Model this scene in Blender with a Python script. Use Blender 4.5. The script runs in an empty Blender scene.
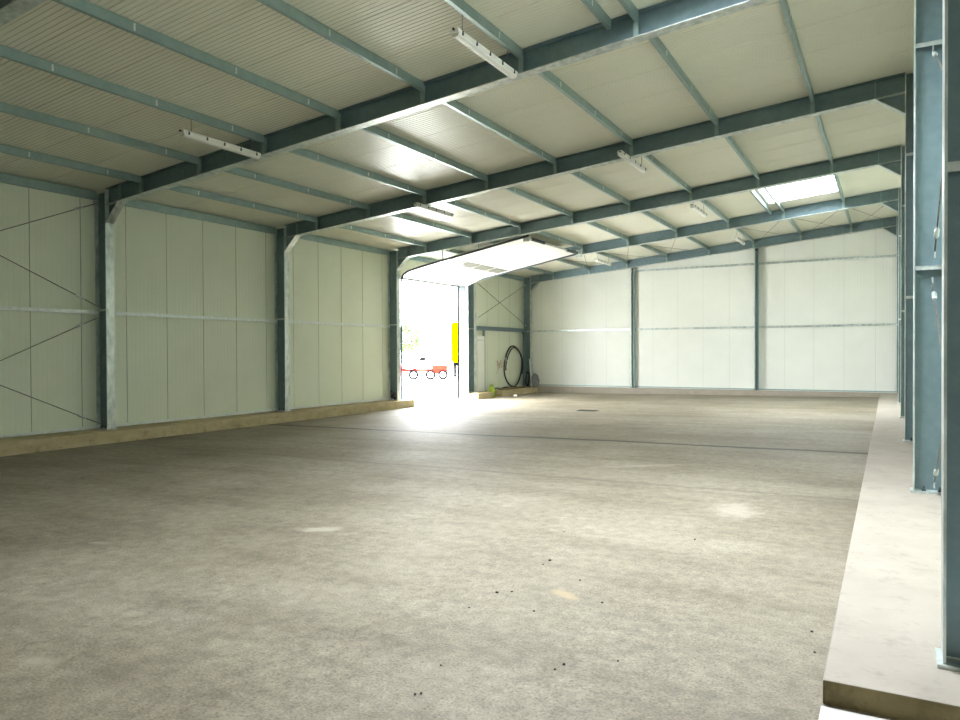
import bpy, bmesh, math, random
from mathutils import Vector, Matrix
random.seed(7)
scn = bpy.context.scene
COL = scn.collection
R = math.radians

# ------------------------------------------------------------------ dimensions (metres)
W = 14.05            # clear span between inner column flanges
BAY = 5.0
KT = 0.1134          # kerb top
SL = 0.0934          # roof slope
BF, TF, TW, CD = 0.18, 0.013, 0.010, 0.35
RD = 0.33            # rafter depth
def rb(x): return 4.70 + SL * (x - 0.40)          # rafter underside
def roofz(x): return rb(x) + RD + 0.012           # underside of the roof sheets
def floorz(x): return -0.13 + 0.0098 * max(-1.0, min(x, 13.3))
PUR = [1.10 + 1.647 * k for k in range(8)]
XL, XR = -0.36, W + 0.36                          # inner wall faces
YB, YF = 25.32, -10.0

# ------------------------------------------------------------------ materials
def new_mat(name):
    m = bpy.data.materials.new(name); m.use_nodes = True
    nt = m.node_tree; b = nt.nodes['Principled BSDF']
    return m, nt, b
def ramp(nt, src, stops):
    r = nt.nodes.new('ShaderNodeValToRGB')
    e = r.color_ramp.elements
    e[0].position, e[0].color = stops[0][0], (*stops[0][1], 1)
    e[1].position, e[1].color = stops[-1][0], (*stops[-1][1], 1)
    for p, c in stops[1:-1]:
        q = e.new(p); q.color = (*c, 1)
    nt.links.new(src, r.inputs[0]); return r
def noise(nt, scale, detail=6, rough=.6, vec=None, stretch=None):
    n = nt.nodes.new('ShaderNodeTexNoise')
    n.inputs['Scale'].default_value = scale
    n.inputs['Detail'].default_value = detail
    n.inputs['Roughness'].default_value = rough
    g = nt.nodes.new('ShaderNodeNewGeometry')
    src = g.outputs['Position']
    if stretch:
        mp = nt.nodes.new('ShaderNodeMapping'); mp.inputs['Scale'].default_value = stretch
        nt.links.new(src, mp.inputs['Vector']); src = mp.outputs[0]
    nt.links.new(src, n.inputs['Vector'])
    return n
def mat_noise(name, c1, c2, scale=8, rough=.5, metal=0., bump=0., stretch=None, lo=.35, hi=.65, spec=None, rvar=0.):
    m, nt, b = new_mat(name)
    n = noise(nt, scale, stretch=stretch)
    r = ramp(nt, n.outputs['Fac'], [(lo, c1), (hi, c2)])
    nt.links.new(r.outputs[0], b.inputs['Base Color'])
    b.inputs['Roughness'].default_value = rough
    b.inputs['Metallic'].default_value = metal
    if spec is not None: b.inputs['Specular IOR Level'].default_value = spec
    if rvar:
        mr = nt.nodes.new('ShaderNodeMapRange')
        mr.inputs['To Min'].default_value = rough - rvar; mr.inputs['To Max'].default_value = rough + rvar
        nt.links.new(n.outputs['Fac'], mr.inputs[0]); nt.links.new(mr.outputs[0], b.inputs['Roughness'])
    if bump:
        bp = nt.nodes.new('ShaderNodeBump'); bp.inputs['Strength'].default_value = bump
        bp.inputs['Distance'].default_value = .01
        nt.links.new(n.outputs['Fac'], bp.inputs['Height']); nt.links.new(bp.outputs[0], b.inputs['Normal'])
    return m
M = {}
M['steel'] = mat_noise('galvanised_steel', (.165, .24, .265), (.20, .28, .305), 9, .38, .5, .02, rvar=.05)  # darker steel; the shade on the webs is put into the colour
M['bright_lit_steel'] = mat_noise('bright_lit_galvanised_steel', (.42, .48, .47), (.72, .77, .74), 9, .35, .55, .05, stretch=(1, 1, .5), rvar=.1)  # lighter steel; the light on the flanges is put into the colour
M['purlin'] = mat_noise('galvanised_purlin', (.27, .38, .375), (.33, .44, .43), 6, .38, .4, .0, rvar=.06)
M['rod'] = mat_noise('brace_rod_steel', (.10, .10, .09), (.2, .2, .17), 30, .5, .6)
M['wall'] = mat_noise('cream_wall_panel', (.67, .715, .585), (.70, .745, .615), 1.2, .38, 0, 0)
M['gable'] = mat_noise('white_gable_panel', (.80, .82, .765), (.83, .85, .795), 1.2, .38, 0, 0)
M['roof'] = mat_noise('cream_roof_panel', (.76, .75, .635), (.79, .78, .665), 1.0, .36, 0, 0, spec=.6)
M['seam'] = mat_noise('panel_seam', (.30, .32, .26), (.36, .38, .31), 6, .6)
M['seam_gable'] = mat_noise('pale_panel_seam', (.60, .62, .57), (.64, .66, .61), 6, .6)
M['flash'] = mat_noise('pale_flashing', (.62, .68, .66), (.78, .82, .80), 12, .35, .25, rvar=.1)
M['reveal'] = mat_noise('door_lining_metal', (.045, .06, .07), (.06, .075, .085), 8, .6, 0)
M['tyre'] = mat_noise('matt_tyre_rubber', (.003, .003, .003), (.005, .005, .006), 8, .9, 0, spec=0)
M['white'] = mat_noise('white_plastic', (.80, .80, .76), (.86, .86, .82), 4, .35)
M['door'] = mat_noise('white_door_panel', (.74, .73, .68), (.79, .78, .72), 2, .45)
M['dark'] = mat_noise('dark_rubber', (.012, .012, .014), (.03, .03, .035), 20, .55)
M['darksteel'] = mat_noise('dark_track_steel', (.04, .055, .065), (.09, .11, .12), 14, .45, .5)
M['greywin'] = mat_noise('grey_door_window', (.16, .16, .14), (.22, .22, .19), 3, .2)
M['red'] = mat_noise('red_paint', (.45, .010, .006), (.58, .016, .010), 5, .4)
M['yellow'] = mat_noise('yellow_paint', (.75, .62, .0), (.80, .66, .0), 3, .4)
for k_ in ('red', 'yellow'): M[k_].node_tree.nodes['Principled BSDF'].inputs['Specular IOR Level'].default_value = 0
M['grey'] = mat_noise('grey_sack', (.20, .22, .22), (.33, .35, .34), 12, .8, 0, .4)
M['green'] = mat_noise('green_plastic', (.28, .45, .02), (.42, .58, .05), 10, .4)
M['leaf'] = mat_noise('pale_leaves', (.020, .045, .006), (.06, .10, .02), 3, .7)
M['bark'] = mat_noise('tree_bark', (.10, .07, .04), (.2, .15, .1), 6, .9)
M['render'] = mat_noise('white_render', (.78, .78, .76), (.82, .82, .80), .6, .8)
M['pebble'] = mat_noise('dark_stone', (.02, .018, .014), (.06, .05, .04), 60, .8)
M['redmark'] = mat_noise('red_spray_paint', (.42, .12, .09), (.6, .26, .2), 30, .7)

# glazing of the roof light: clear with a light haze
m, nt, b = new_mat('rooflight_glazing')
tr = nt.nodes.new('ShaderNodeBsdfTransparent'); tr.inputs[0].default_value = (.94, .96, .99, 1)
gl = nt.nodes.new('ShaderNodeBsdfGlossy'); gl.inputs['Roughness'].default_value = .1
mx = nt.nodes.new('ShaderNodeMixShader'); mx.inputs[0].default_value = .06
nt.links.new(tr.outputs[0], mx.inputs[1]); nt.links.new(gl.outputs[0], mx.inputs[2])
nt.links.new(mx.outputs[0], nt.nodes['Material Output'].inputs[0]); M['glass'] = m

def math_node(nt, op, a, b_=None, clamp=False):
    n = nt.nodes.new('ShaderNodeMath'); n.operation = op; n.use_clamp = clamp
    for i, v in enumerate((a, b_)):
        if v is None: continue
        if isinstance(v, (int, float)): n.inputs[i].default_value = v
        else: nt.links.new(v, n.inputs[i])
    return n.outputs[0]
def mixc(nt, fac, c1, c2):
    n = nt.nodes.new('ShaderNodeMixRGB')
    for i, v in enumerate((fac, c1, c2)):
        if isinstance(v, (int, float)): n.inputs[i].default_value = v
        elif isinstance(v, tuple): n.inputs[i].default_value = (*v, 1)
        else: nt.links.new(v, n.inputs[i])
    return n.outputs[0]

def floor_material():
    m, nt, b = new_mat('worn_concrete_floor')
    big = noise(nt, .35, 5, .6)
    streak = noise(nt, .9, 7, .65, stretch=(.35, 1.6, 1))
    fine = noise(nt, 9, 8, .7)
    grit = noise(nt, 70, 3, .6)
    c = ramp(nt, big.outputs['Fac'], [(.30, (.190, .163, .113)), (.50, (.262, .232, .172)), (.72, (.325, .293, .228))]).outputs[0]
    s = ramp(nt, streak.outputs['Fac'], [(.38, (.50, .47, .42)), (.54, (1, 1, 1)), (.72, (1.0, 1.0, 1.0))]).outputs[0]
    mul = nt.nodes.new('ShaderNodeMixRGB'); mul.blend_type = 'MULTIPLY'; mul.inputs[0].default_value = .45
    nt.links.new(c, mul.inputs[1]); nt.links.new(s, mul.inputs[2]); c = mul.outputs[0]
    f = ramp(nt, fine.outputs['Fac'], [(.33, (.62, .60, .56)), (.66, (1.24, 1.22, 1.18))]).outputs[0]
    mul = nt.nodes.new('ShaderNodeMixRGB'); mul.blend_type = 'MULTIPLY'; mul.inputs[0].default_value = .75
    nt.links.new(c, mul.inputs[1]); nt.links.new(f, mul.inputs[2]); c = mul.outputs[0]
    g = ramp(nt, grit.outputs['Fac'], [(.34, (.45, .43, .39)), (.46, (.95, .95, .95)), (.56, (1, 1, 1)), (.68, (1.5, 1.48, 1.42))]).outputs[0]
    mul = nt.nodes.new('ShaderNodeMixRGB'); mul.blend_type = 'MULTIPLY'; mul.inputs[0].default_value = .7
    nt.links.new(c, mul.inputs[1]); nt.links.new(g, mul.inputs[2]); c = mul.outputs[0]
    geo = nt.nodes.new('ShaderNodeNewGeometry'); sep = nt.nodes.new('ShaderNodeSeparateXYZ')
    nt.links.new(geo.outputs['Position'], sep.inputs[0])
    X, Y = sep.outputs[0], sep.outputs[1]
    wob = noise(nt, .5, 3, .5); wob2 = noise(nt, 6, 4, .6)
    w = math_node(nt, 'ADD', math_node(nt, 'MULTIPLY', math_node(nt, 'SUBTRACT', wob.outputs['Fac'], .5), .35),
                  math_node(nt, 'MULTIPLY', math_node(nt, 'SUBTRACT', wob2.outputs['Fac'], .5), .06))
    yy = math_node(nt, 'ADD', Y, w)
    # slab joints: a dirt-filled open joint, a fainter one, and a hairline
    for y0, half, dark, strength in ((9.05, .13, (.025, .02, .012), 1.0), (4.9, .08, (.10, .085, .06), .42), (14.8, .05, (.16, .14, .10), .35)):
        d = math_node(nt, 'ABSOLUTE', math_node(nt, 'SUBTRACT', yy, y0))
        mr = nt.nodes.new('ShaderNodeMapRange'); mr.inputs['From Min'].default_value = half; mr.inputs['From Max'].default_value = half * .3
        mr.inputs['To Min'].default_value = 0; mr.inputs['To Max'].default_value = strength
        nt.links.new(d, mr.inputs[0]); c = mixc(nt, mr.outputs[0], c, dark)
        # dirty band next to the joint
        mr = nt.nodes.new('ShaderNodeMapRange'); mr.inputs['From Min'].default_value = .7; mr.inputs['From Max'].default_value = .0
        mr.inputs['To Min'].default_value = 0; mr.inputs['To Max'].default_value = .35 * strength
        nt.links.new(d, mr.inputs[0]); fac = math_node(nt, 'MULTIPLY', mr.outputs[0], streak.outputs['Fac']); c = mixc(nt, fac, c, (.13, .11, .075))
    # pale dusty and plaster patches that lie on the slab
    edge = noise(nt, 4, 5, .7)
    for cx, cy, rx, ry, ang, col, st in ((9.04, 1.17, .20, .10, .5, (.62, .58, .50), .8), (9.51, -1.16, .10, .06, .3, (.55, .51, .42), .5),
            (11.88, .46, .14, .05, -.5, (.50, .40, .26), .9), (12.41, 3.77, .22, .40, .3, (.58, .54, .47), .6), (9.74, -1.88, .12, .06, .2, (.52, .48, .40), .6),
            (4.6, 9.6, .55, .12, .1, (.50, .46, .40), .6), (10.66, 6.3, .7, .12, .6, (.50, .47, .40), .5), (7.6, -.12, .12, .05, .3, (.5, .46, .38), .6),
            (8.6, -1.3, .14, .06, .3, (.5, .46, .38), .5), (8.0, -.6, .12, .06, .3, (.5, .46, .38), .5)):
        ca, sa = math.cos(ang), math.sin(ang)
        dx = math_node(nt, 'SUBTRACT', X, cx); dy = math_node(nt, 'SUBTRACT', Y, cy)
        u = math_node(nt, 'DIVIDE', math_node(nt, 'ADD', math_node(nt, 'MULTIPLY', dx, ca), math_node(nt, 'MULTIPLY', dy, sa)), rx)
        v = math_node(nt, 'DIVIDE', math_node(nt, 'SUBTRACT', math_node(nt, 'MULTIPLY', dy, ca), math_node(nt, 'MULTIPLY', dx, sa)), ry)
        r2 = math_node(nt, 'SQRT', math_node(nt, 'ADD', math_node(nt, 'MULTIPLY', u, u), math_node(nt, 'MULTIPLY', v, v)))
        r3 = math_node(nt, 'ADD', r2, math_node(nt, 'MULTIPLY', math_node(nt, 'SUBTRACT', edge.outputs['Fac'], .5), 2.2))
        mr = nt.nodes.new('ShaderNodeMapRange'); mr.inputs['From Min'].default_value = 1.25; mr.inputs['From Max'].default_value = .5
        mr.inputs['To Max'].default_value = st
        nt.links.new(r3, mr.inputs[0]); c = mixc(nt, mr.outputs[0], c, (col[0] * .74, col[1] * .70, col[2] * .64))
    nt.links.new(c, b.inputs['Base Color'])
    mr = nt.nodes.new('ShaderNodeMapRange'); mr.inputs['To Min'].default_value = .72; mr.inputs['To Max'].default_value = .58
    nt.links.new(big.outputs['Fac'], mr.inputs[0]); nt.links.new(mr.outputs[0], b.inputs['Roughness'])
    b.inputs['Specular IOR Level'].default_value = .5
    bp = nt.nodes.new('ShaderNodeBump'); bp.inputs['Strength'].default_value = .35; bp.inputs['Distance'].default_value = .006
    nt.links.new(grit.outputs['Fac'], bp.inputs['Height']); nt.links.new(bp.outputs[0], b.inputs['Normal'])
    return m
M['floor'] = floor_material()

def kerb_material(name, c1, c2, cdark, pit=.7, board=8):
    m, nt, b = new_mat(name)
    n1 = noise(nt, 2.2, 7, .6, stretch=(1, 1, 2.5)); n2 = noise(nt, 28, 5, .6); n3 = noise(nt, 6, 6, .75)
    c = ramp(nt, n1.outputs['Fac'], [(.32, c1), (.68, c2)]).outputs[0]
    fac = ramp(nt, n3.outputs['Fac'], [(.54, (0, 0, 0)), (.70, (pit, pit, pit))]).outputs[0]
    c = mixc(nt, fac, c, cdark)
    nt.links.new(c, b.inputs['Base Color']); b.inputs['Roughness'].default_value = .75
    bp = nt.nodes.new('ShaderNodeBump'); bp.inputs['Strength'].default_value = .25; bp.inputs['Distance'].default_value = .008
    nt.links.new(n2.outputs['Fac'], bp.inputs['Height']); nt.links.new(bp.outputs[0], b.inputs['Normal'])
    return m
M['kerb_right'] = kerb_material('smooth_pale_concrete', (.345, .305, .25), (.40, .355, .295), (.25, .215, .17), .6)
M['kerb_left'] = kerb_material('tan_formed_concrete', (.38, .31, .17), (.50, .42, .26), (.20, .15, .07), .7)
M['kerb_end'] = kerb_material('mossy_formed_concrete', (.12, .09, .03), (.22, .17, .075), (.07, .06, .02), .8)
M['outer_ground'] = kerb_material('yard_concrete', (.40, .395, .38), (.46, .455, .44), (.34, .33, .32), .4)
M['white_strip'] = kerb_material('white_strip_concrete', (.70, .69, .66), (.78, .77, .74), (.6, .59, .55), .4)

# ------------------------------------------------------------------ mesh helpers
class MB:
    def __init__(s): s.bm = bmesh.new()
    def box(s, x0, x1, y0, y1, z0, z1, mi=0):
        v = [s.bm.verts.new((x, y, z)) for x in (x0, x1) for y in (y0, y1) for z in (z0, z1)]
        for q in ((0, 1, 3, 2), (4, 6, 7, 5), (0, 4, 5, 1), (2, 3, 7, 6), (0, 2, 6, 4), (1, 5, 7, 3)):
            f = s.bm.faces.new([v[i] for i in q]); f.material_index = mi
        return s
    def quad(s, pts, mi=0):
        f = s.bm.faces.new([s.bm.verts.new(p) for p in pts]); f.material_index = mi; return s
    def prism(s, poly, vec, mi=0):
        """closed polygon of 3-D points extruded along vec"""
        vec = Vector(vec); a = [s.bm.verts.new(p) for p in poly]; b = [s.bm.verts.new(Vector(p) + vec) for p in poly]
        fs = [s.bm.faces.new(a), s.bm.faces.new(b[::-1])]
        n = len(a)
        for i in range(n): fs.append(s.bm.faces.new((a[i], b[i], b[(i + 1) % n], a[(i + 1) % n])))
        for f in fs: f.material_index = mi
        return s
    def tube(s, pts, r, seg=8, mi=0, closed=False, smooth=True):
        pts = [Vector(p) for p in pts]; rings = []; n = len(pts)
        for i, p in enumerate(pts):
            if closed: d = pts[(i + 1) % n] - pts[i - 1]
            else: d = pts[min(i + 1, n - 1)] - pts[max(i - 1, 0)]
            d.normalize(); u = d.orthogonal() if abs(d.z) > .95 else d.cross(Vector((0, 0, 1)))
            u.normalize(); w = d.cross(u)
            if abs(d.z) > .95: u = Vector((1, 0, 0)); u = (u - d * u.dot(d)).normalized(); w = d.cross(u)
            rr = r[i] if isinstance(r, (list, tuple)) else r
            rings.append([s.bm.verts.new(p + (u * math.cos(2 * math.pi * k / seg) + w * math.sin(2 * math.pi * k / seg)) * rr) for k in range(seg)])
        m_ = n if closed else n - 1
        for i in range(m_):
            a, b = rings[i], rings[(i + 1) % n]
            for k in range(seg):
                f = s.bm.faces.new((a[k], a[(k + 1) % seg], b[(k + 1) % seg], b[k])); f.smooth = smooth; f.material_index = mi
        if not closed:
            s.bm.faces.new(rings[0][::-1]).material_index = mi; s.bm.faces.new(rings[-1]).material_index = mi
        return s
    def build(s, name, mats, parent=None, bevel=0.):
        bmesh.ops.recalc_face_normals(s.bm, faces=s.bm.faces)
        me = bpy.data.meshes.new(name); s.bm.to_mesh(me); s.bm.free()
        if not isinstance(mats, (list, tuple)): mats = [mats]
        for q in mats: me.materials.append(q)
        o = bpy.data.objects.new(name, me); COL.objects.link(o)
        if parent: o.parent = parent
        if bevel:
            b = o.modifiers.new('bevel', 'BEVEL'); b.width = bevel; b.segments = 2; b.limit_method = 'ANGLE'
        return o
def tag(o, label=None, cat=None, group=None, kind=None):
    if label: o['label'] = label
    if cat: o['category'] = cat
    if group: o['group'] = group
    if kind: o['kind'] = kind
    return o
def empty(name, loc, label, cat, group=None, kind=None):
    o = bpy.data.objects.new(name, None); COL.objects.link(o); o.location = loc
    o.empty_display_size = .2
    return tag(o, label, cat, group, kind)
def copy_tree(o, parent=None):
    c = o.copy(); COL.objects.link(c); c.parent = parent
    for ch in [q for q in bpy.data.objects if q.parent == o]: copy_tree(ch, c)
    return c
def structure(o, label=None):
    return tag(o, label, None, None, 'structure')

ORD = ['first', 'second', 'third', 'fourth', 'fifth', 'sixth', 'seventh', 'eighth', 'ninth']
BAYN = ['nearest bay', 'second bay', 'third bay', 'bay of the open door', 'last bay by the gable']
FRN = ['frame at the very edge of the picture', 'nearest full frame', 'second full frame', 'frame at the near side of the open door',
       'frame at the far side of the open door', 'gable frame at the far end']

# ------------------------------------------------------------------ floor, ground
mb = MB()
xs = [-.45 + i * (15.35 / 30) for i in range(31)]; ys = [YF + i * (YB + .4 - YF) / 40 for i in range(41)]
grid = [[mb.bm.verts.new((x, y, floorz(x))) for y in ys] for x in xs]
for i in range(30):
    for j in range(40): mb.bm.faces.new((grid[i][j], grid[i + 1][j], grid[i + 1][j + 1], grid[i][j + 1]))
structure(mb.build('floor', M['floor']), 'wide worn grey-brown concrete floor of the hall')
mb = MB(); mb.quad([(-180, -60, -.15), (-.45, -60, -.15), (-.45, 160, -.15), (-180, 160, -.15)])
structure(mb.build('ground', M['outer_ground']), 'pale concrete yard outside the open door')
mb = MB(); mb.quad([(14.9, -60, -.02), (60, -60, -.02), (60, 60, -.02), (14.9, 60, -.02)])
structure(mb.build('ground', M['outer_ground']))
mb = MB(); mb.box(13.545, XR, -4.86, -.46, -.2, floorz(13.5) + .004)  # near-white strip at floor level before the kerb end
structure(mb.build('trim_1', M['white_strip']), 'white concrete strip at the foot of the kerb end, bottom right corner')

# ------------------------------------------------------------------ kerbs
def kerb(name, x0, x1, y0, y1, z1, mats, label, group=None, endface=None):
    mb = MB(); mb.box(x0, x1, y0, y1, -.35, z1)
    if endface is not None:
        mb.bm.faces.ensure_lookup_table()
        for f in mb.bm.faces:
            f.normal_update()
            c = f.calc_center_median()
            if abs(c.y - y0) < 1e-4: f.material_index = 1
    o = mb.build(name, mats, bevel=.008); return tag(o, label, 'kerb', group)
kerb('concrete_kerb', XL + .001, .36, YF, 15.45, KT, [M['kerb_left']], 'long tan concrete kerb along the foot of the left wall up to the open door')
kerb('concrete_kerb', XL + .001, .42, 19.56, 20.75, .10, [M['kerb_left']], 'short pale concrete kerb block just right of the open door')
kerb('concrete_kerb', XL + .001, .42, 21.5, 24.86, .10, [M['kerb_left']], 'tan concrete kerb under the black hose in the far left corner')
kerb('concrete_kerb', 13.548, XR - .001, -.425, 24.86, KT, [M['kerb_right'], M['kerb_end']], 'wide pale concrete kerb under the right-hand columns with a dark mossy end', endface=1)
kerb('concrete_kerb', XL + .001, XR - .001, 24.87, YB + .018, .15, [M['kerb_right']], 'low pale concrete kerb along the foot of the far gable wall')

# ------------------------------------------------------------------ walls (ribbed sandwich panels)
def profile(t0, t1, seam0, rib=.1, rd=.0022, rw=.022, sd=.012, sw=.012):
    """positions t and depth d (into the wall) plus material index between points"""
    pts = []; t = t0
    marks = []
    k = math.floor((t0 - seam0)) - 1
    s = seam0 + k
    while s < t1 + 1:
        marks.append((s, 's'))
        j = 1
        while j * rib < .999:
            marks.append((s + j * rib, 'r')); j += 1
        s += 1.0
    segs = [(t0, 0, 0)]
    for c, kd in marks:
        hw = sw / 2 if kd == 's' else rw / 2; dp = sd if kd == 's' else rd
        if c - hw <= t0 or c + hw >= t1: continue
        if kd == 's': segs += [(c - hw, 0, 1), (c - hw * .7, dp, 1), (c + hw * .7, dp, 1), (c + hw, 0, 0)]
        else: segs += [(c - hw, 0, 0), (c - hw * .4, dp, 0), (c + hw * .4, dp, 0), (c + hw, 0, 0)]
    segs.append((t1, 0, 0)); return segs
def ribbed_y(mb, x, sgn, y0, y1, z0, z1, seam0, rib=.1):
    s = profile(y0, y1, seam0, rib)
    for (a, da, ma), (b, db, _) in zip(s, s[1:]):
        mb.quad([(x + sgn * da, a, z0), (x + sgn * db, b, z0), (x + sgn * db, b, z1), (x + sgn * da, a, z1)], ma)
# left wall, opening y 15.35-19.35, z < 4.13
DY0, DY1, DZ = 15.20, 19.52, 4.13
mb = MB(); top = roofz(XL) + .15
for y0, y1, z0, z1 in ((YF, DY0, KT + .012, top), (DY0, DY1, DZ, top), (DY1, YB + .1, KT, top)):
    ribbed_y(mb, XL, -1, y0, y1, z0, z1, 3.70)
mb.box(XL - .10, XL - .02, YF, DY0, -.2, top); mb.box(XL - .10, XL - .02, DY0, DY1, DZ, top); mb.box(XL - .10, XL - .02, DY1, YB + .1, -.2, top)
structure(mb.build('wall_left', [M['wall'], M['seam']]), 'left wall of cream ribbed metal panels')
# right wall, opening y -4.9..-.42
mb = MB(); top = roofz(XR) + .15
for y0, y1, z0, z1 in ((YF, -4.9, -.1, top), (-4.9, -.42, 4.7, top), (-.42, YB + .1, KT, top)):
    ribbed_y(mb, XR, 1, y0, y1, z0, z1, 3.70)
mb.box(XR + .02, XR + .10, YF, -4.9, -.2, top); mb.box(XR + .02, XR + .10, -4.9, -.42, 4.7, top); mb.box(XR + .02, XR + .10, -.42, YB + .1, -.2, top)
structure(mb.build('wall_right', [M['wall'], M['seam']]))
# back (gable) and front
def ribbed_x(mb, y, sgn, x0, x1, z0, seam0):
    s = profile(x0, x1, seam0, rd=.003, sd=.006, sw=.010)
    for (a, da, ma), (b, db, _) in zip(s, s[1:]):
        mb.quad([(a, y + sgn * da, z0), (b, y + sgn * db, z0), (b, y + sgn * db, roofz(b) + .12), (a, y + sgn * da, roofz(a) + .12)], ma)
mb = MB(); ribbed_x(mb, YB, 1, XL - .1, XR + .1, .16, .40)
mb.prism([(XL - .1, YB + .02, -.2), (XR + .1, YB + .02, -.2), (XR + .1, YB + .02, roofz(XR) + .12), (XL - .1, YB + .02, roofz(XL) + .12)], (0, .08, 0))
structure(mb.build('wall_back', [M['gable'], M['seam_gable']]), 'far gable wall of white ribbed metal panels')
mb = MB(); ribbed_x(mb, YF, -1, XL - .1, XR + .1, -.15, .40)
structure(mb.build('wall_front', [M['wall'], M['seam']]))
# bottom rails
mb = MB(); mb.box(XL, XL + .045, YF + .02, DY0, KT + .014, KT + .060); mb.box(XL, XL + .045, DY1 + .02, YB, .104, .15)
structure(mb.build('baseboard_left', M['flash']), 'thin pale metal base rail under the left wall panels')
mb = MB(); mb.box(XL, XR, YB - .05, YB, .165, .205, 0); mb.box(XL, XR, YB - .07, YB, .151, .165, 1)
structure(mb.build('baseboard_back', [M['purlin'], M['flash']]), 'blue-grey metal base rail under the gable wall panels')
mb = MB(); mb.box(XR - .045, XR, -.40, YB, KT + .014, KT + .06)
structure(mb.build('baseboard_right', M['flash']))

# ------------------------------------------------------------------ ceiling with two rooflight openings
SKX0, SKX1 = 10.72, 12.58
SKY = [(1.00, 3.95), (16.70, 18.86)]  # first opening is out of view, lengthened to let in more light
mb = MB(); rib = 1 / 13
t0, t1 = YF - .05, YB + .12
pts = [(t0, 0)]
t = t0 + .05
brk = sorted([v for s in SKY for v in s])
while t < t1 - .1:
    is_seam = abs((t - t0 - .05) % 1.0) < 1e-3 or abs((t - t0 - .05) % 1.0 - 1) < 1e-3
    dp = .012 if is_seam else .0062
    pts += [(t, 0), (t + .006, dp), (t + .026, dp), (t + .034, 0)]
    t += rib
pts.append((t1, 0))
allp = list(pts)
for b_ in brk:
    allp.append((b_, None))
allp.sort(key=lambda q: q[0])
for i, (tt, d) in enumerate(allp):
    if d is None:
        (a, da) = [q for q in allp[:i] if q[1] is not None][-1]; (c, dc) = [q for q in allp[i:] if q[1] is not None][0]
        allp[i] = (tt, da + (dc - da) * (tt - a) / (c - a))
def strip(x0, x1, a, da, b_, db):
    mb.quad([(x0, a, roofz(x0) + da), (x1, a, roofz(x1) + da), (x1, b_, roofz(x1) + db), (x0, b_, roofz(x0) + db)])
for (a, da), (b_, db) in zip(allp, allp[1:]):
    mid = (a + b_) / 2
    if any(s0 < mid < s1 for s0, s1 in SKY):
        strip(XL - .12, SKX0, a, da, b_, db); strip(SKX1, XR + .12, a, da, b_, db)
    else: strip(XL - .12, XR + .12, a, da, b_, db)
for x0, x1, y0, y1 in [(XL - .2, SKX0, t0, t1), (SKX1, XR + .2, t0, t1)] + [(SKX0, SKX1, a, b_) for a, b_ in
        zip([t0] + [s[1] for s in sorted(SKY)], [s[0] for s in sorted(SKY)] + [t1])]:
    mb.prism([(x0, y0, roofz(x0) + .03), (x1, y0, roofz(x1) + .03), (x1, y0, roofz(x1) + .10), (x0, y0, roofz(x0) + .10)], (0, y1 - y0, 0))
structure(mb.build('ceiling', [M['roof']]), 'sloping ceiling of cream ribbed metal roof panels')
for k, (s0, s1) in enumerate(SKY):
    root = structure(bpy.data.objects.new('window_%d' % (k + 1), None)); COL.objects.link(root)
    if k == 1: root['label'] = 'bright white rectangular rooflight in the ceiling near the right wall'
    mb = MB()
    fw = .05
    def beam(xa, xb, ya, yb, lo, hi):
        mb.prism([(xa, ya, roofz(xa) + lo), (xb, ya, roofz(xb) + lo), (xb, ya, roofz(xb) + hi), (xa, ya, roofz(xa) + hi)], (0, yb - ya, 0))
    beam(SKX0 - .03, SKX1 + .03, s0 - .03, s0 + .02, -.012, .22); beam(SKX0 - .03, SKX1 + .03, s1 - .02, s1 + .03, -.012, .22)
    beam(SKX0 - .03, SKX0 + .02, s0, s1, -.012, .22); beam(SKX1 - .02, SKX1 + .03, s0, s1, -.012, .22)
    mb.build('window_frame', M['white'], root)
    mb = MB()
    beam(SKX0 + .02, SKX1 - .02, s1 - .62, s1 - .57, .0, .05)
    mb.build('glazing_bar', M['darksteel'], root)
    mb = MB(); beam(SKX0 + .02, SKX1 - .02, s0 + .02, s1 - .02, .20, .206)
    mb.build('glazing', M['glass'], root)

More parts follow.
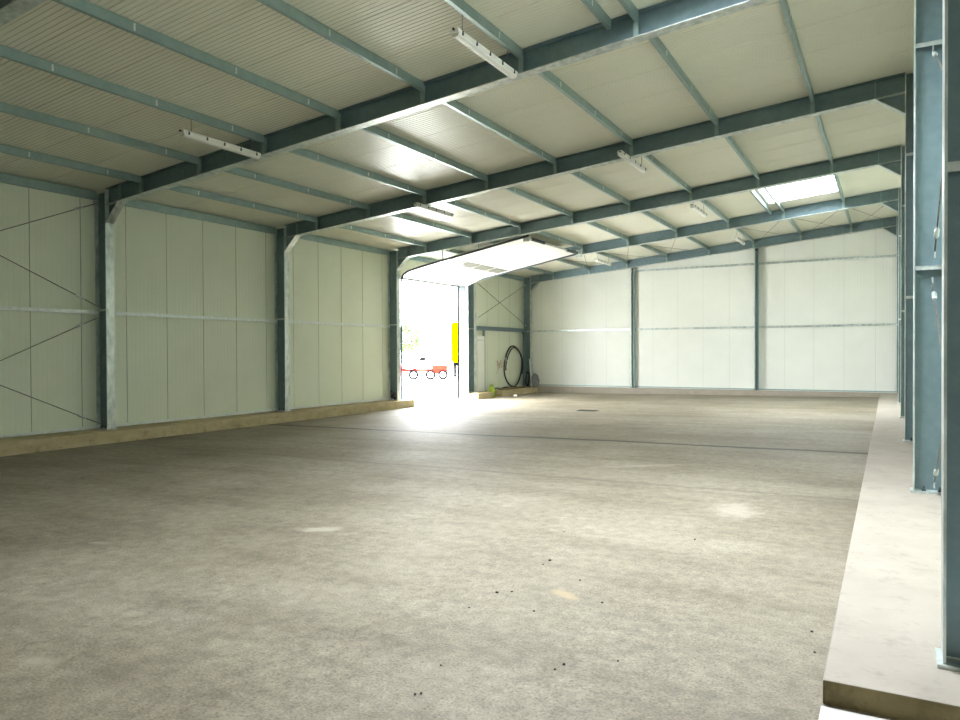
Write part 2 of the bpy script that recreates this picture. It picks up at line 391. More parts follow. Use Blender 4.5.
# ------------------------------------------------------------------ steel columns
def column_meshes(side):
    """origin at inner flange face, kerb level, web centre; +x points into the wall"""
    s = -1 if side == 'L' else 1
    H = (roofz(-.2) if side == 'L' else roofz(W + .2)) - KT - .03
    if side == 'L': H = 4.97 - KT - .03
    mb = MB()
    def bx(xa, xb, ya, yb, za, zb): mb.box(min(s * xa, s * xb), max(s * xa, s * xb), ya, yb, za, zb)
    bx(0, TF, -BF / 2, BF / 2, .02, H); bx(CD - TF, CD, -BF / 2, BF / 2, .02, H); bx(TF, CD - TF, -TW / 2, TW / 2, .02, H)
    return mb, H, s
def make_column(side, i, protos={}):
    x = 0 if side == 'L' else W
    y = i * BAY + BF / 2
    side_name = 'left' if side == 'L' else 'right'
    label = 'tall galvanised steel column on the %s wall, %s' % (side_name, FRN[i])
    key = side
    if key not in protos:
        root = empty('steel_column', (x, y, KT), label, 'column', 'wall columns')
        mb, H, s = column_meshes(side); mb.build('column_shaft', M['bright_lit_steel'] if side == 'L' else M['bright_lit_steel'], root)
        # sheets over the web in a darker tone; its shade is in their colour
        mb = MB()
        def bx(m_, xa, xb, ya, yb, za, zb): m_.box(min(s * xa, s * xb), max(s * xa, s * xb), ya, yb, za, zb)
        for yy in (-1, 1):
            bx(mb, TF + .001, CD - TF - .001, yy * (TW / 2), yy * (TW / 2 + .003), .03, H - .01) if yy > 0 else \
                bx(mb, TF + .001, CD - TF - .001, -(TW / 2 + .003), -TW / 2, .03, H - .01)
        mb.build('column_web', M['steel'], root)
        mb = MB(); bx(mb, -.025, CD + .005, -BF / 2 - .025, BF / 2 + .025, 0, .02); bp = mb.build('base_plate', M['bright_lit_steel'], root, bevel=.002)
        for xx in (.10, .25):
            for yy in (-.055, .055):
                mb = MB(); mb.tube([(s * xx, yy, .02), (s * xx, yy, .075)], .011, 8); mb.tube([(s * xx, yy, .021), (s * xx, yy, .042)], .021, 6, smooth=False)
                mb.build('anchor_bolt', M['darksteel'], root)
        zs = (2.44, ) if side == 'L' else (2.44, 4.83)
        for z in zs:
            mb = MB(); bx(mb, TF, CD - TF, -BF / 2 + .004, -TW / 2 - .003, z, z + .012)
            bx(mb, TF, CD - TF, -BF / 2 + .004, -BF / 2 + .012, z - .035, z + .012)
            mb.build('web_stiffener', M['bright_lit_steel'], root)
        protos[key] = root
        return root
    c = copy_tree(protos[key]); c.location = (x, y, KT); c['label'] = label
    return c
for i in range(6):
    make_column('L', i); make_column('R', i)

# ------------------------------------------------------------------ rafters
def make_rafter(i, protos={}):
    y = i * BAY + BF / 2
    label = 'long sloping galvanised steel roof beam, %s' % FRN[i]
    if 'r' in protos:
        c = copy_tree(protos['r']); c.location = (0, y, 0); c['label'] = label; return c
    root = empty('roof_beam', (0, y, 0), label, 'roof beam', 'sloping roof beams')
    e = .004
    def P(x, d, yy): return (x, yy, rb(x) + d)
    def bar(mb, x0, x1, d0, d1, y0, y1):
        mb.prism([P(x0, d0, y0), P(x1, d0, y0), P(x1, d1, y0), P(x0, d1, y0)], (0, y1 - y0, 0))
    mb = MB(); bar(mb, e, W - e, 0, TF, -BF / 2, BF / 2); mb.build('bottom_flange', M['bright_lit_steel'], root)  # lower flange in the lit steel tone, web in the shaded one
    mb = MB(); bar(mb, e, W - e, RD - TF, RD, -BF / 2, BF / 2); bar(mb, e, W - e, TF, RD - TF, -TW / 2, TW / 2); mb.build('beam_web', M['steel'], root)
    # haunches
    for k, (xa, xj, zk) in enumerate(((e, .402, 4.306), (W - e, W - .452, 5.617))):
        mb = MB(); zj = rb(xj)
        mb.prism([(xa, -TW / 2, zk), (xj, -TW / 2, zj), (xa, -TW / 2, rb(xa))], (0, TW, 0))
        h = mb.build('haunch', M['steel'], root)
        d = Vector((xj - xa, 0, zj - zk)); nrm = Vector((-d.z, 0, d.x)).normalized()
        if nrm.z < 0: nrm = -nrm
        p0, p1 = Vector((xa, -BF / 2, zk)), Vector((xj, -BF / 2, zj))
        mb = MB(); mb.prism([p0, p1, p1 + nrm * TF, p0 + nrm * TF], (0, BF, 0)); mb.build('haunch_flange', M['bright_lit_steel'], h)
        mb = MB(); mb.box(min(xj, xj + .012), xj + .012, -BF / 2 + .005, -TW / 2, rb(xj) + TF, rb(xj) + RD - TF)
        mb.box(xj, xj + .012, TW / 2, BF / 2 - .005, rb(xj) + TF, rb(xj) + RD - TF); mb.build('web_stiffener', M['purlin'], root)
    first = None
    for px in PUR:
        if first is None:
            mb = MB(); mb.box(-.035, .035, -BF / 2 + .004, -BF / 2 + .012, TF, RD - TF - .01); mb.box(-.004, .004, -BF / 2 + .012, -TW / 2, TF, RD - TF - .01)
            mb.box(-.035, .035, BF / 2 - .012, BF / 2 - .004, TF, RD - TF - .01); mb.box(-.004, .004, TW / 2, BF / 2 - .012, TF, RD - TF - .01)
            first = mb.build('purlin_cleat', M['purlin'], root); c = first
        else:
            c = first.copy(); COL.objects.link(c); c.parent = root
        c.location = (px, 0, rb(px))
    protos['r'] = root
    return root
for i in range(6): make_rafter(i)

# ------------------------------------------------------------------ purlins
PH = .13
def make_purlin(x, i, label, protos={}, group='roof purlins'):
    y0 = i * BAY + BF + .004; L = BAY - BF - .008
    if 'p' not in protos:
        root = empty('roof_purlin', (0, 0, 0), label, 'purlin', group)
        mb = MB(); t = .004; fl = .055; h = PH
        mb.box(-t / 2, t / 2, 0, L, -h, 0); mb.box(-fl, -t / 2, 0, L, -h, -h + t); mb.box(-fl, -t / 2, 0, L, -t, 0)
        mb.box(-fl, -fl + t, 0, L, -h + t, -h + .018); mb.box(-fl, -fl + t, 0, L, -.018, -t)
        mb.build('purlin_rail', M['purlin'], root)
        for yy in (1.17, 2.70, 4.12):
            mb = MB(); mb.box(.003, .008, yy - .014, yy + .014, -h + .02, -.025); mb.build('pale_plate', M['flash'], root)  # small pale plates at intervals along the purlin
        protos['p'] = root; r = root
    else:
        r = copy_tree(protos['p']); r['label'] = label
    r.location = (x + .03, y0, rb(x) + RD + .004); return r
for i in range(5):
    for k, px in enumerate(PUR):
        make_purlin(px, i, 'galvanised purlin, %s from the left wall, in the %s' % (ORD[k], BAYN[i]))
for i in (0, 3):
    o = make_purlin(10.62, i, 'extra purlin paired close beside the seventh in the %s' % BAYN[i])

# eave beams on both side walls
def rail(name, x0, x1, y0, y1, z0, z1, label, cat, mat, group=None, hollow=0):
    mb = MB()
    if hollow == 1:      # channel lying on a left/right wall, open side to the wall
        t = .004
        mb.box(x1 - t, x1, y0, y1, z0, z1) if hollow == 1 else None
        mb.box(x0, x1 - t, y0, y1, z0, z0 + t); mb.box(x0, x1 - t, y0, y1, z1 - t, z1)
    else: mb.box(x0, x1, y0, y1, z0, z1)
    return tag(mb.build(name, mat, bevel=0), label, cat, group)
for i in range(5):
    y0 = i * BAY + BF + .004; y1 = (i + 1) * BAY - .004
    rail('eave_rail', -.35, -.27, y0, y1, 4.79, 4.955, 'galvanised eave rail topping the left wall in the %s' % BAYN[i], 'rail', M['purlin'], 'eave rails', 1)
    rail('eave_rail', W + .27, W + .35, y0, y1, roofz(W + .31) - .19, roofz(W + .31) - .02, 'galvanised eave rail topping the right wall in the %s' % BAYN[i], 'rail', M['purlin'], 'eave rails', 0)
    if i < 3:
        rail('wall_girt', -.355, -.265, y0, y1, 2.46, 2.53, 'narrow bright horizontal girt half way up the left wall in the %s' % BAYN[i], 'girt', M['flash'], 'wall girts', 1)
    for z, nm in ((2.54, 'half way up'), (4.93, 'high up')):
        rail('wall_girt', W + .26, W + .355, y0, y1, z, z + .07, 'horizontal girt %s the right wall in the %s' % (nm, BAYN[i]), 'girt', M['flash'], 'wall girts')

# ------------------------------------------------------------------ gable columns and girts
GX = [4.60, 9.43]
for k, gx in enumerate(GX):
    root = empty('gable_column', (gx, 25.18, .15), 'slim dark steel column against the gable wall, %s' % ('left of the two' if k == 0 else 'right of the two'), 'column', 'gable columns')
    H = rb(gx) - .15
    h2 = .07; d = .07
    for s_ in (-1, 1):
        mb = MB(); mb.box(min(s_ * h2, s_ * (h2 - .02)), max(s_ * h2, s_ * (h2 - .02)), -d, d, .012, H - .004); mb.build('flange', M['bright_lit_steel'] if s_ < 0 else M['purlin'], root)  # left flange lighter: the light on it is put into its colour
    mb = MB(); mb.box(-h2 + .02, h2 - .02, .03, .038, .012, H - .004); mb.build('column_web', M['steel'], root)
    mb = MB(); mb.box(-h2 - .03, h2 + .03, -d - .02, d, 0, .012); mb.build('base_plate', M['darksteel'], root)
    mb = MB(); mb.prism([(-.06, -d + .02, H - .10), (.06, -d + .02, H - .10), (.06, -d + .02, H - .005), (-.06, -d + .02, H - .005)], (0, .2, 0)); mb.build('head_plate', M['darksteel'], root)
spans = [(.01, GX[0] - .07), (GX[0] + .07, GX[1] - .07), (GX[1] + .07, W - .01)]
nm = ['left', 'middle', 'right']
for k, (a, b_) in enumerate(spans):
    for z in ([2.52] if k == 0 else [2.52, 4.93]):
        mb = MB(); t = .004
        mb.box(a, b_, YB - .07, YB - .07 + t, z, z + .075); mb.box(a, b_, YB - .07 + t, YB - .004, z, z + t); mb.box(a, b_, YB - .07 + t, YB - .004, z + .071, z + .075)
        tag(mb.build('wall_girt', M['bright_lit_steel']), '%s grey girt across the %s third of the far gable wall' % ('lower' if z < 3 else 'upper', nm[k]), 'girt', 'wall girts')

# ------------------------------------------------------------------ brace rods
def rod(p, q, label, group, buckle=True, r=.009, near=None):
    p, q = Vector(p), Vector(q); mid = (p + q) / 2
    root = empty('brace_rod', p, label, 'brace', group)
    mb = MB(); mb.tube([(0, 0, 0), q - p], r, 6); mb.build('rod', M['rod'], root)
    if buckle:
        d = (q - p).normalized(); a = d * .35
        if near == 'q': a = (q - p) - d * .55
        mb = MB(); mb.tube([a, a + d * .04, a + d * .16, a + d * .20], [.012, .024, .024, .012], 8); mb.build('turnbuckle', M['bright_lit_steel'], root)
        for e_, s_ in ((Vector((0, 0, 0)), 1), (q - p, -1)):
            mb = MB(); c = e_ + d * s_ * .05; mb.box(c.x - .006, c.x + .006, c.y - .05, c.y + .05, c.z - .05, c.z + .05); mb.build('end_plate', M['bright_lit_steel'], root)
    return root
for side, x in (('left', -.20), ('right', W + .19)):
    lev = ((.22, 2.40), (2.60, 4.72)) if side == 'left' else ((.22, 2.40), (2.66, 4.85))
    for (z0, z1), nmz in zip(lev, ('lower', 'upper')):
        rod((x, 4.99, z0), (x, .20, z1), 'thin steel brace rod on the %s wall, %s cross, rising towards the camera' % (side, nmz), 'wall brace rods')
        rod((x - .02, 4.99, z1), (x - .02, .20, z0), 'thin steel brace rod on the %s wall, %s cross, falling towards the camera' % (side, nmz), 'wall brace rods')
rod((-.2, 20.2, 4.50), (-.2, 24.98, 2.80), 'thin brace rod falling to the far corner above the hose', 'wall brace rods', r=.010)
rod((-.22, 20.2, 2.80), (-.22, 24.98, 4.60), 'thin brace rod rising to the far corner above the hose', 'wall brace rods', r=.010)
EDG = PUR + [W - .1]
for k in range(1, 8):
    a, b_ = EDG[k] + .03, EDG[k + 1] - .03
    if k == 4: continue
    za, zb = rb(a) + .12, rb(b_) + .12
    rod((a, 20.19, za), (b_, 24.98, zb), 'thin roof rod in the last bay leaning right, beside the %s purlin from the left' % ORD[k], 'roof brace rods', r=.006, buckle=False)
    rod((b_, 20.19, zb - .03), (a, 24.98, za - .03), 'thin roof rod in the last bay leaning left, beside the %s purlin from the left' % ORD[k], 'roof brace rods', r=.006, buckle=False)

# ------------------------------------------------------------------ portal brace in the last left bay
root = empty('portal_brace', (-.18, 20.2, .104), 'blue-grey steel beam and post frame round the hose bay in the far left corner', 'frame')
mb = MB(); y1 = 4.655
mb.box(-.06, .06, 0, 4.78, 2.55, 2.562); mb.box(-.06, .06, 0, 4.78, 2.40, 2.412); mb.box(-.004, .004, 0, 4.78, 2.412, 2.55)
mb.build('portal_beam', M['steel'], root)
mb = MB(); mb.box(-.05, .05, y1 - .14, y1 - .13, .0, 2.4); mb.box(-.05, .05, y1 - .01, y1, .0, 2.4); mb.box(-.004, .004, y1 - .13, y1 - .01, 0, 2.4)
mb.build('portal_post', M['steel'], root)
mb = MB()
arc = [(0, y1 - .14 - .32 * (1 - math.sin(R(a))), 2.40 - .34 * (1 - math.cos(R(a)))) for a in range(0, 91, 15)]
mb.prism([(0, y1 - .14, 2.40)] + arc, (.008, 0, 0)); mb.build('gusset', M['darksteel'], root)
mb = MB(); mb.box(-.05, .05, 0, .01, 0, 2.4); mb.box(-.05, .05, .11, .12, 0, 2.4); mb.box(-.004, .004, .01, .11, 0, 2.4); mb.build('portal_post', M['steel'], root)

# ------------------------------------------------------------------ lamps
def make_lamp(x, y, z, label, protos={}):
    if 'l' in protos:
        c = copy_tree(protos['l']); c.location = (x, y, z); c['label'] = label; return c
    root = empty('strip_light', (x, y, z), label, 'ceiling light', 'hanging strip lights')
    L = 1.57
    mb = MB()       # housing: low trapezoid body
    prof = [(-.055, .0), (.055, .0), (.06, .035), (.035, .06), (-.035, .06), (-.06, .035)]
    mb.prism([(a, -L / 2, b_) for a, b_ in prof], (0, L, 0)); mb.build('housing', M['white'], root, bevel=.004)
    mb = MB()
    prof = [(-.054, -.001), (-.05, -.03), (-.025, -.048), (.025, -.048), (.05, -.03), (.054, -.001)]
    mb.prism([(a, -L / 2 + .015, b_) for a, b_ in prof], (0, L - .03, 0)); mb.build('diffuser', M['white'], root, bevel=.004)
    for k in range(5):
        for s in (-1, 1):
            mb = MB(); yy = -L / 2 + .10 + k * (L - .2) / 4
            mb.box(min(s * .052, s * .066), max(s * .052, s * .066), yy - .012, yy + .012, -.012, .036); mb.build('clip', M['darksteel'], root)
    for s in (-1, 1):
        yy = s * .60; top = rb(x) + RD - PH - z
        mb = MB(); mb.tube([(0, yy, .06), (0, yy, top + .02)], .005, 6); mb.build('hanger', M['rod'], root)
    mb = MB(); mb.tube([(0, -L / 2 - .03, .03), (0, -L / 2, .03)], .014, 8); mb.build('cable_gland', M['dark'], root)
    protos['l'] = root; return root
LAMPS = [(4.39, 4.12, 5.02, 'white strip light hanging below the ceiling at upper left'), (9.33, 4.02, 5.44, 'white strip light hanging at the top centre, largest of all'),
         (4.39, 10.45, 5.02, 'white strip light just beyond the second full roof beam, left one'), (9.33, 10.12, 5.44, 'white strip light below the second full roof beam, centre right'),
         (9.33, 15.95, 5.44, 'small white strip light left of the bright rooflight'), (9.33, 22.2, 5.44, 'tiny white strip light near the gable wall, below the rooflight'),
         (4.39, 22.2, 5.02, 'tiny white strip light near the gable wall, above its left column')]
for l in LAMPS: make_lamp(*l)

# ------------------------------------------------------------------ sectional overhead door (open, under the roof)
door = structure(bpy.data.objects.new('door_1', None), 'white sectional overhead door, slid open under the roof at left'); COL.objects.link(door)
path = [(-.02, 4.10), (.72, 4.385)]
sl_d = (5.035 - 4.385) / (4.35 - .72)
for k in range(1, 7): path.append((.72 + k * 3.63 / 6, 4.385 + sl_d * k * 3.63 / 6))
YA, YZ = DY0 + .03, DY1 - .08
for k, (p, q) in enumerate(zip(path, path[1:])):
    d = Vector((q[0] - p[0], 0, q[1] - p[1])); L = d.length; d.normalize(); n = Vector((-d.z, 0, d.x))
    a = Vector((p[0], YA, p[1])) + d * .004; b_ = Vector((q[0], YA, q[1])) - d * .004
    mb = MB()
    mb.prism([a, b_, b_ + n * .04, a + n * .04], (0, YZ - YA, 0))
    for f in (.33, .66):       # pressed grooves
        c = a + d * (L * f); mb.prism([c - n * .003, c + d * .02 - n * .003, c + d * .02, c], (0, YZ - YA, 0))
    s = mb.build('door_section', M['door'], door)
    if k == 0:
        mb = MB(); mb.prism([a - n * .012, a + d * .05 - n * .012, a + d * .05 + n * .045, a + n * .045], (0, YZ - YA, 0)); mb.build('rubber_seal', M['rod'], s)
    if k == 2:
        for j in range(4):
            y0 = YA + .12 + j * (YZ - YA - .2) / 4; w = (YZ - YA - .2) / 4 - .06
            c0 = a + d * .06; c1 = b_ - d * .06
            mb = MB(); mb.prism([Vector((c0.x, y0, c0.z)) - n * .006, Vector((c1.x, y0, c1.z)) - n * .006, Vector((c1.x, y0, c1.z)), Vector((c0.x, y0, c0.z))], (0, w, 0))
            mb.build('window_pane', M['greywin'], s)
for yy, lbl in ((YA - .03, None), (YZ + .01, None)):   # tracks
    mb = MB()
    pth = [(.02, floorz(0)), (.02, 3.95), (.10, 4.16), (.30, 4.27), (.72, 4.36)] + [(p[0], p[1] - .02) for p in path[2:]] + [(4.6, 5.06)]
    for p, q in zip(pth, pth[1:]):
        d = Vector((q[0] - p[0], 0, q[1] - p[1])).normalized(); n = Vector((-d.z, 0, d.x))
        P0, P1 = Vector((p[0], yy, p[1])), Vector((q[0], yy, q[1]))
        mb.prism([P0 - n * .03, P1 - n * .03, P1 + n * .03, P0 + n * .03], (0, .025, 0))
    mb.build('door_track', M['darksteel'], door)
mb = MB(); mb.box(-.02, .06, YZ - .01, YZ + .02, floorz(0), 4.10); mb.build('guide_cover', M['flash'], door)
mb = MB(); mb.tube([(4.55, YA, 5.0), (4.55, YZ, 5.0)], .02, 10); mb.build('spring_shaft', M['bright_lit_steel'], door)
for y0, y1 in ((YA + .3, YA + 1.2), (YZ - 1.2, YZ - .3)):
    mb = MB(); mb.tube([(4.55, y0 + (y1 - y0) * t / 30, 5.0) for t in range(31)], [.045 + .006 * (t % 2) for t in range(31)], 10); mb.build('spring', M['darksteel'], door)
for yy in (YA + .02, YZ - .02):
    mb = MB(); mb.box(4.40, 4.62, yy - .01, yy + .01, 4.9, 5.16); mb.build('shaft_bracket', M['bright_lit_steel'], door)
    for px in (1.6, 2.9, 4.2):
        z0 = 4.385 + sl_d * (px - .72); mb = MB(); mb.box(px - .015, px + .015, yy - .02, yy + .02, z0 + .04, min(rb(px) + .15, z0 + .55)); mb.build('track_hanger', M['bright_lit_steel'], door)
# reveals of the doorway
mb = MB(); mb.box(XL - .10, -.06, DY1 - .0, DY1 + .03, floorz(0), DZ); mb.box(XL - .12, XL + .02, DY0 - .03, DY0, floorz(0), DZ)
mb.box(XL - .12, XL + .02, DY0 - .03, DY1 + .03, DZ - .03, DZ)
structure(mb.build('trim_2', M['reveal']), 'pale metal lining of the open doorway')
# right door, closed, beside the camera
d2 = structure(bpy.data.objects.new('door_2', None)); COL.objects.link(d2)
for k in range(8):
    mb = MB(); mb.box(XR + .03, XR + .07, -4.88, -.47, -.03 + k * .586 + .002, -.03 + (k + 1) * .586 - .002); mb.build('door_section', M['door'], d2)
mb = MB(); mb.box(XR - .02, XR + .12, -.46, -.42, KT, 4.7); mb.box(XR - .02, XR + .12, -4.94, -4.9, -.05, 4.7); mb.box(XR - .02, XR + .12, -4.94, -.42, 4.66, 4.7)
structure(mb.build('trim_3', M['flash']))

# ------------------------------------------------------------------ things in the far left corner
# cabinet-like duct panel
root = empty('wall_duct', (XL, 20.72, .104), 'tall flat cream metal panel standing on the kerb just right of the open door', 'panel')
mb = MB(); mb.box(.005, .10, 0, .58, 0, 2.18); mb.build('panel_body', M['gable'], root, bevel=.006)
mb = MB(); mb.box(.005, .105, .585, .63, 0, 2.45); mb.build('edge_post', M['purlin'], root)
mb = MB(); mb.box(.101, .112, 0, .62, 2.0, 2.03); mb.build('cross_rail', M['bright_lit_steel'], root)
# hose coil on the wall
def ring(cx, cy, cz, ry, rz, n=40, ph=0, a0=0, a1=2 * math.pi, wob=.02):
    return [(cx + wob * math.sin(3 * t + ph), cy + ry * math.cos(t), cz + rz * math.sin(t)) for t in [a0 + (a1 - a0) * k / n for k in range(n + 1)]]
root = empty('black_hose', (-.25, 23.9, .10), 'thick black hose looped in a tall ring against the wall in the far corner', 'hose')
mb = MB(); mb.tube(ring(0, -.08, .93, .83, .87, ph=.4)[:-1], .032, 8, closed=True); mb.build('hose_loop', M['dark'], root)
mb = MB(); mb.tube(ring(.04, -.04, .90, .78, .83, a0=-.4, a1=3.3, ph=1), .028, 8); mb.build('hose_loop', M['dark'], root)
mb = MB(); mb.tube([(.05 + .02 * math.sin(k), -1.9 + k * .16, .05 + .02 * math.sin(k * 1.3)) for k in range(14)], .025, 8); mb.build('hose_end', M['dark'], root)
mb = MB(); pts = ring(.0, 24.60, .47, .17, .30, n=24)[:-1]; mb.tube([(p[0] + .05, p[1], p[2]) for p in pts], .035, 8, closed=True)
tag(mb.build('rubber_strap', M['dark']), 'small black rubber loop hanging beside the corner column', 'strap')
mb = MB(); mb.tube([(.30, 24.50, .11), (.06, 24.78, 1.34)], .028, 8)
tag(mb.build('pipe', M['flash']), 'pale pipe leaning against the far corner column', 'pipe')
# grey sack
mb = MB()
bmesh.ops.create_icosphere(mb.bm, subdivisions=3, radius=1)
for v in mb.bm.verts:
    n_ = .1 * math.sin(5 * v.co.x + 2) * math.cos(4 * v.co.z); v.co = Vector((v.co.x * (.20 + .0) * (1 - .25 * v.co.z) + n_ * .3, v.co.y * .14, (v.co.z + 1) * .30))
    v.co.x += .35
    v.co.y += 24.72; v.co.z += .10
for f in mb.bm.faces: f.smooth = True
tag(mb.build('grey_sack', M['grey']), 'crumpled grey sack standing in the far left corner', 'sack')
# rubble at the foot
for k, (x, y, s) in enumerate(((.60, 24.3, .09), (.75, 24.6, .07), (.95, 24.5, .05))):
    mb = MB(); bmesh.ops.create_icosphere(mb.bm, subdivisions=2, radius=s)
    for v in mb.bm.verts: v.co *= 1 + .25 * math.sin(v.co.x * 60 + k) * math.cos(v.co.y * 50); v.co.z *= .6
    for v in mb.bm.verts: v.co += Vector((x, y, floorz(x) + s * .5))
    tag(mb.build('rubble_lump', M['kerb_left']), ['brown lump of rubble nearest the corner column', 'brown lump of rubble in the middle by the gable kerb', 'smallest brown lump of rubble by the gable kerb'][k], 'rubble', 'rubble by the gable kerb')
# white stone
mb = MB(); bmesh.ops.create_icosphere(mb.bm, subdivisions=2, radius=.07)
for v in mb.bm.verts: v.co = Vector((v.co.x * 1.2, v.co.y, v.co.z * .7)) * (1 + .15 * math.sin(v.co.x * 50)) + Vector((.95, 21.6, floorz(.95) + .045))
tag(mb.build('white_stone', M['white']), 'small white stone on the floor in front of the far left kerb', 'stone')
# timber pieces on kerb
mb = MB(); mb.box(-.1, .16, 22.1, 24.2, .1005, .16); tag(mb.build('timber_batten', M['kerb_end'], bevel=.004), 'dark dusty timber batten lying along the kerb below the hose', 'timber')
# green jug
root = empty('green_canister', (.15, 21.12, floorz(.1)), 'lime green plastic canister between the two kerb pieces', 'canister')
mb = MB(); prof = [(0, .125), (.02, .14), (.30, .14), (.36, .11), (.40, .045), (.44, .04)]
mb.tube([(0, 0, z) for z, r in prof], [r for z, r in prof], 16); mb.build('canister_body', M['green'], root)
mb = MB(); mb.tube([(0, 0, .44), (0, 0, .50)], .05, 12); mb.build('cap', M['green'], root)
mb = MB(); mb.tube([(.0, .10, .30), (0, .17, .36), (0, .12, .44), (0, .03, .42)], .015, 8); mb.build('handle', M['green'], root)
# red scribble on the wall
mb = MB()
for pts in ([(22.55, 1.30), (22.62, .95), (22.50, .75)], [(22.70, 1.22), (22.74, .98), (22.66, .9)], [(22.62, 1.1), (22.80, 1.12), (22.90, 1.3)], [(22.85, 1.0), (23.0, 1.05)]):
    mb.tube([(XL + .006, y, z) for y, z in pts], .012, 6)
tag(mb.build('red_marking', M['redmark']), 'red spray-paint scribble on the wall left of the hose ring', 'marking')
# stuff at the foot of the door column
mb = MB(); mb.tube([(-.17, 14.80, KT + .03), (-.22, 14.84, .50), (-.26, 14.86, .74)], .022, 8)
tag(mb.build('grey_bar', M['flash']), 'short pale bar leaning at the foot of the column beside the open door', 'bar')
mb = MB(); mb.tube([(-.04 + .06 * math.cos(k * .9), 14.84 + .05 * math.sin(k * .9), KT + .045 + .022 * k) for k in range(12)], .03, 8)
tag(mb.build('cable_coil', M['dark']), 'dark coiled cable at the foot of the column beside the open door', 'cable')

# floor drain
root = empty('floor_grate', (6.17, 15.86, floorz(6.17)), 'small dark iron grate set in the floor before the gable wall', 'grate')
mb = MB()
for s in (-1, 1): mb.box(-.27, .27, s * .17 - .02, s * .17 + .02, .001, .012); mb.box(s * .25 - .02, s * .25 + .02, -.15, .15, .001, .012)
mb.build('grate_frame', M['pebble'], root)
mb = MB()
for k in range(8): mb.box(-.20 + k * .055, -.18 + k * .055, -.15, .15, .001, .010)
mb.build('grate_bars', M['darksteel'], root)

# pebbles
PB = [(11.445, .276, .013), (11.453, 1.166, .014), (11.45, 1.039, .008), (11.822, -1.228, .008), (11.802, -1.25, .009), (12.294, -.675, .008), (12.311, -.596, .010),
      (12.161, .413, .010), (11.527, .345, .009), (11.828, .062, .009), (13.425, .499, .010), (13.465, .185, .009), (12.327, 2.341, .010), (11.424, -.074, .008),
      (11.736, -.91, .008), (11.186, 2.094, .008), (12.551, -.422, .008), (11.853, .8, .008)]
mb = MB(); bmesh.ops.create_icosphere(mb.bm, subdivisions=2, radius=1)
for v in mb.bm.verts: v.co *= 1 + .18 * math.sin(v.co.x * 4 + 1) * math.cos(v.co.y * 5); v.co.z *= .7
p0 = tag(mb.build('pebble', M['pebble']), 'small dark pebble lying loose on the concrete floor', 'pebble', 'loose dark pebbles on the floor')
for k, (x, y, r) in enumerate(PB):
    o = p0 if k == 0 else p0.copy()
    if k: COL.objects.link(o)
    r *= .75; o.scale = (r * 1.2, r, r); o.location = (x, y, floorz(x) + r * .65); o.rotation_euler = (0, 0, k * 1.3)

# ------------------------------------------------------------------ the yard outside
CAM = Vector((13.8176, -4.1811, 1.6599))
def yard(u_dx, dist):
    """ground point at distance along a heading measured from the view through the doorway"""
    a = math.atan2(.8372, -.5513) - u_dx
    return Vector((CAM.x + dist * math.cos(a), CAM.y + dist * math.sin(a), -.15))
head = math.atan2(.8372, -.5513) - math.pi / 2     # objects face across the line of the doorway
# white hall
c = yard(.012, 82); root = empty('white_building', c, 'long low white building across the yard', 'building'); root.rotation_euler = (0, 0, head)
mb = MB(); mb.box(-2.3, 14, 0, 10, 0, 5.0); mb.build('building_wall', M['render'], root)
mb = MB(); mb.prism([(-2.5, -.3, 5.0), (-2.5, 10.3, 5.0), (-2.5, 5, 5.5)], (16.8, 0, 0)); mb.build('building_roof', M['white'], root)
# tree
c = yard(-.030, 66); root = empty('leafy_tree', c, 'pale green tree at the left edge of the doorway view', 'tree')
mb = MB(); mb.tube([(0, 0, 0), (.1, 0, 1.5), (0, .1, 2.8)], [.16, .12, .07], 8); mb.build('trunk', M['bark'], root)
mb = MB()
for k in range(500):
    a = random.uniform(0, 6.28); b_ = random.uniform(-1, 1); rr = random.uniform(.5, 1) ** .6
    p = Vector((1.3 * rr * math.cos(a) * math.sqrt(1 - b_ * b_), 1.3 * rr * math.sin(a) * math.sqrt(1 - b_ * b_), 3.0 + 1.15 * rr * b_))
    u = Vector((random.uniform(-1, 1), random.uniform(-1, 1), random.uniform(-1, 1))).normalized(); w = u.orthogonal().normalized(); s_ = .16
    mb.bm.faces.new([mb.bm.verts.new(p + u * s_), mb.bm.verts.new(p + w * s_), mb.bm.verts.new(p - u * s_), mb.bm.verts.new(p - w * s_)])
mb.build('foliage', M['leaf'], root)
def wheel(mb, x, y, r, w=.22):
    mb.tube([(x, y - w / 2, r), (x, y - w / 2 + .02, r), (x, y + w / 2 - .02, r), (x, y + w / 2, r)], [r * .9, r, r, r * .9], 20, mi=0)
    mb.tube([(x, y - w / 2 - .01, r), (x, y - w / 2 + .01, r)], r * .55, 14, mi=1)
# red and white low machine trailer
c = yard(-.004, 48); root = empty('red_trailer', c, 'low red and white machinery trailer parked across the yard', 'trailer'); root.rotation_euler = (0, 0, head)
mb = MB(); mb.box(-2.3, 1.35, -.5, -.38, .55, .72); mb.box(-2.3, 1.35, .38, .5, .55, .72)
for x in (-2.2, -1.2, -.2, .8): mb.box(x, x + .1, -.38, .38, .58, .70)
mb.build('chassis', M['red'], root)
mb = MB(); mb.prism([(-1.75, -.55, .72), (-.9, -.55, 1.18), (-.2, -.55, 1.25), (.9, -.55, 1.12), (1.3, -.55, .9), (1.3, -.55, .72)], (0, 1.1, 0)); mb.build('white_hopper', M['white'], root)
mb = MB(); mb.prism([(-2.35, -.6, .45), (-1.5, -.6, .45), (-1.5, -.6, .98), (-2.35, -.6, 1.02)], (0, 1.2, 0)); mb.build('red_panel', M['red'], root)
mb = MB(); mb.prism([(.45, -.6, .45), (1.45, -.6, .30), (1.45, -.6, .95), (.45, -.6, .98)], (0, 1.2, 0)); mb.build('red_panel', M['red'], root)
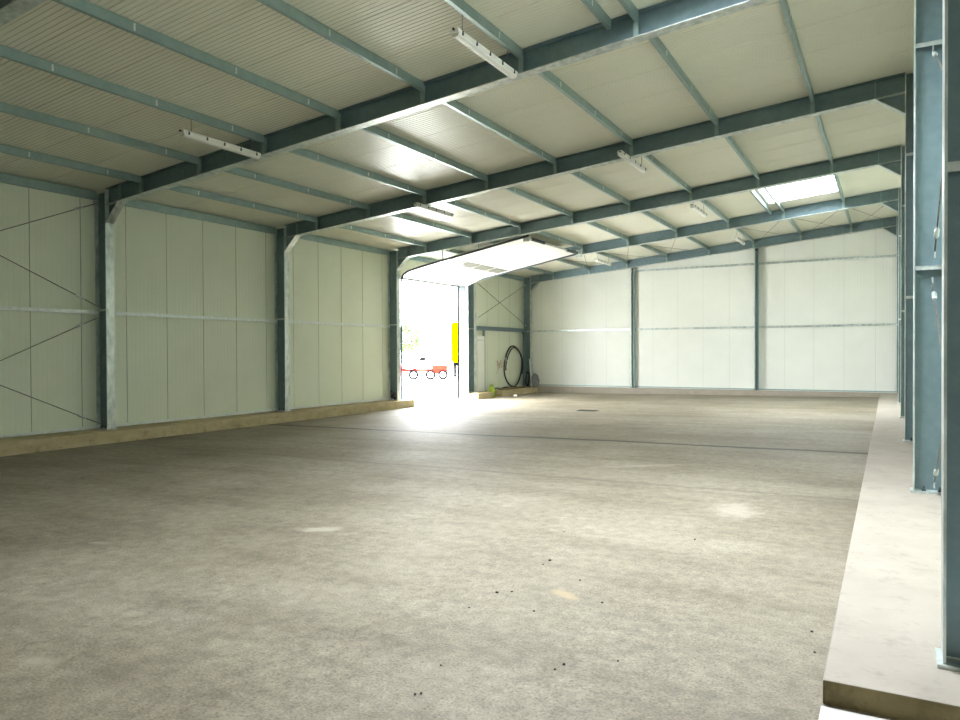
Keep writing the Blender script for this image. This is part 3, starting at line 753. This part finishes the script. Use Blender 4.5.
for x in (-1.9, -.75, .35, 1.15):
    mb = MB(); wheel(mb, x, -.62, .33); mb.build('wheel', [M['tyre'], M['white']], root)
mb = MB(); mb.tube([(-2.3, -.62, 1.06), (-.9, -.62, 1.26), (-.2, -.62, 1.33), (.9, -.62, 1.2), (1.5, -.62, .98)], .035, 6); mb.tube([(-1.6, -.64, .78), (-1.0, -.64, .62), (-.5, -.64, .80)], .04, 6); mb.tube([(.2, -.64, .5), (.7, -.64, .42)], .05, 6)
mb.build('guard_rail', M['tyre'], root)
mb = MB(); mb.box(-.35, .05, -.3, .3, 1.25, 1.45); mb.box(-.22, -.16, -.03, .03, 1.45, 1.75); mb.build('beacon_mast', M['tyre'], root)
# yellow box trailer
c = yard(.0335, 52); root = empty('yellow_box_trailer', c, 'bright yellow box trailer at the right edge of the doorway view', 'trailer'); root.rotation_euler = (0, 0, head)
mb = MB(); mb.box(.0, 8, 0, 2.4, 1.05, 3.95); mb.build('box_body', M['yellow'], root, bevel=.12)
mb = MB(); mb.box(.1, 7.9, .3, 2.1, .78, 1.04); mb.build('chassis', M['tyre'], root)
for x in (.75, 2.0, 6.0):
    mb = MB(); wheel(mb, x, .25, .42); mb.build('wheel', [M['tyre'], M['grey']], root)
for x in (.16,):
    for y in (.1, 2.2):
        mb = MB(); mb.box(x, x + .12, y, y + .12, .0, 1.05); mb.box(x - .1, x + .22, y - .08, y + .2, .0, .05); mb.build('landing_leg', M['tyre'], root)

# ------------------------------------------------------------------ daylight
w = bpy.data.worlds.new('overcast_sky'); scn.world = w; w.use_nodes = True
nt = w.node_tree; bg = nt.nodes['Background']
tc = nt.nodes.new('ShaderNodeTexCoord'); sp = nt.nodes.new('ShaderNodeSeparateXYZ'); nt.links.new(tc.outputs['Generated'], sp.inputs[0])
rmp = ramp(nt, sp.outputs[2], [(0, (.18, .185, .19)), (.35, (.36, .37, .38)), (1, (.95, .98, 1.0))])
nt.links.new(rmp.outputs[0], bg.inputs['Color']); bg.inputs['Strength'].default_value = 85.0
def portal(loc, rot, sx, sy):
    l = bpy.data.lights.new('daylight_portal', 'AREA'); l.shape = 'RECTANGLE'; l.size = sx; l.size_y = sy
    l.cycles.is_portal = True
    o = bpy.data.objects.new('daylight_portal', l); COL.objects.link(o); o.location = loc; o.rotation_euler = rot
portal((XL - .05, (DY0 + DY1) / 2, 2.0), (0, R(-90), 0), 4.3, 4.0)
for s0, s1 in SKY: portal(((SKX0 + SKX1) / 2, (s0 + s1) / 2, roofz(11.6) + .3), (0, -math.atan(SL), 0), SKX1 - SKX0, s1 - s0)

# ------------------------------------------------------------------ camera
yaw, pitch, roll = R(29.286), R(-.649), R(-.2521)
fw_ = Vector((-math.sin(yaw) * math.cos(pitch), math.cos(yaw) * math.cos(pitch), math.sin(pitch)))
rt_ = Vector((math.cos(yaw), math.sin(yaw), 0)); up_ = rt_.cross(fw_)
r2 = rt_ * math.cos(roll) + up_ * math.sin(roll); u2 = -rt_ * math.sin(roll) + up_ * math.cos(roll)
cam = bpy.data.cameras.new('camera'); co = bpy.data.objects.new('camera', cam); COL.objects.link(co)
mat = Matrix((( r2.x, u2.x, -fw_.x, CAM.x), (r2.y, u2.y, -fw_.y, CAM.y), (r2.z, u2.z, -fw_.z, CAM.z), (0, 0, 0, 1)))
co.matrix_world = mat
cam.sensor_fit = 'HORIZONTAL'; cam.sensor_width = 36; cam.lens = 729.145 / 960 * 36; cam.clip_start = .05; cam.clip_end = 500
scn.camera = co
vs = scn.view_settings; vs.view_transform = 'Standard'; vs.look = 'None'; vs.exposure = 0.12; vs.gamma = 1; vs.use_curve_mapping = False
scn.cycles.max_bounces = 14; scn.cycles.diffuse_bounces = 10; scn.cycles.glossy_bounces = 5; scn.cycles.transparent_max_bounces = 8
scn.cycles.sample_clamp_indirect = 0
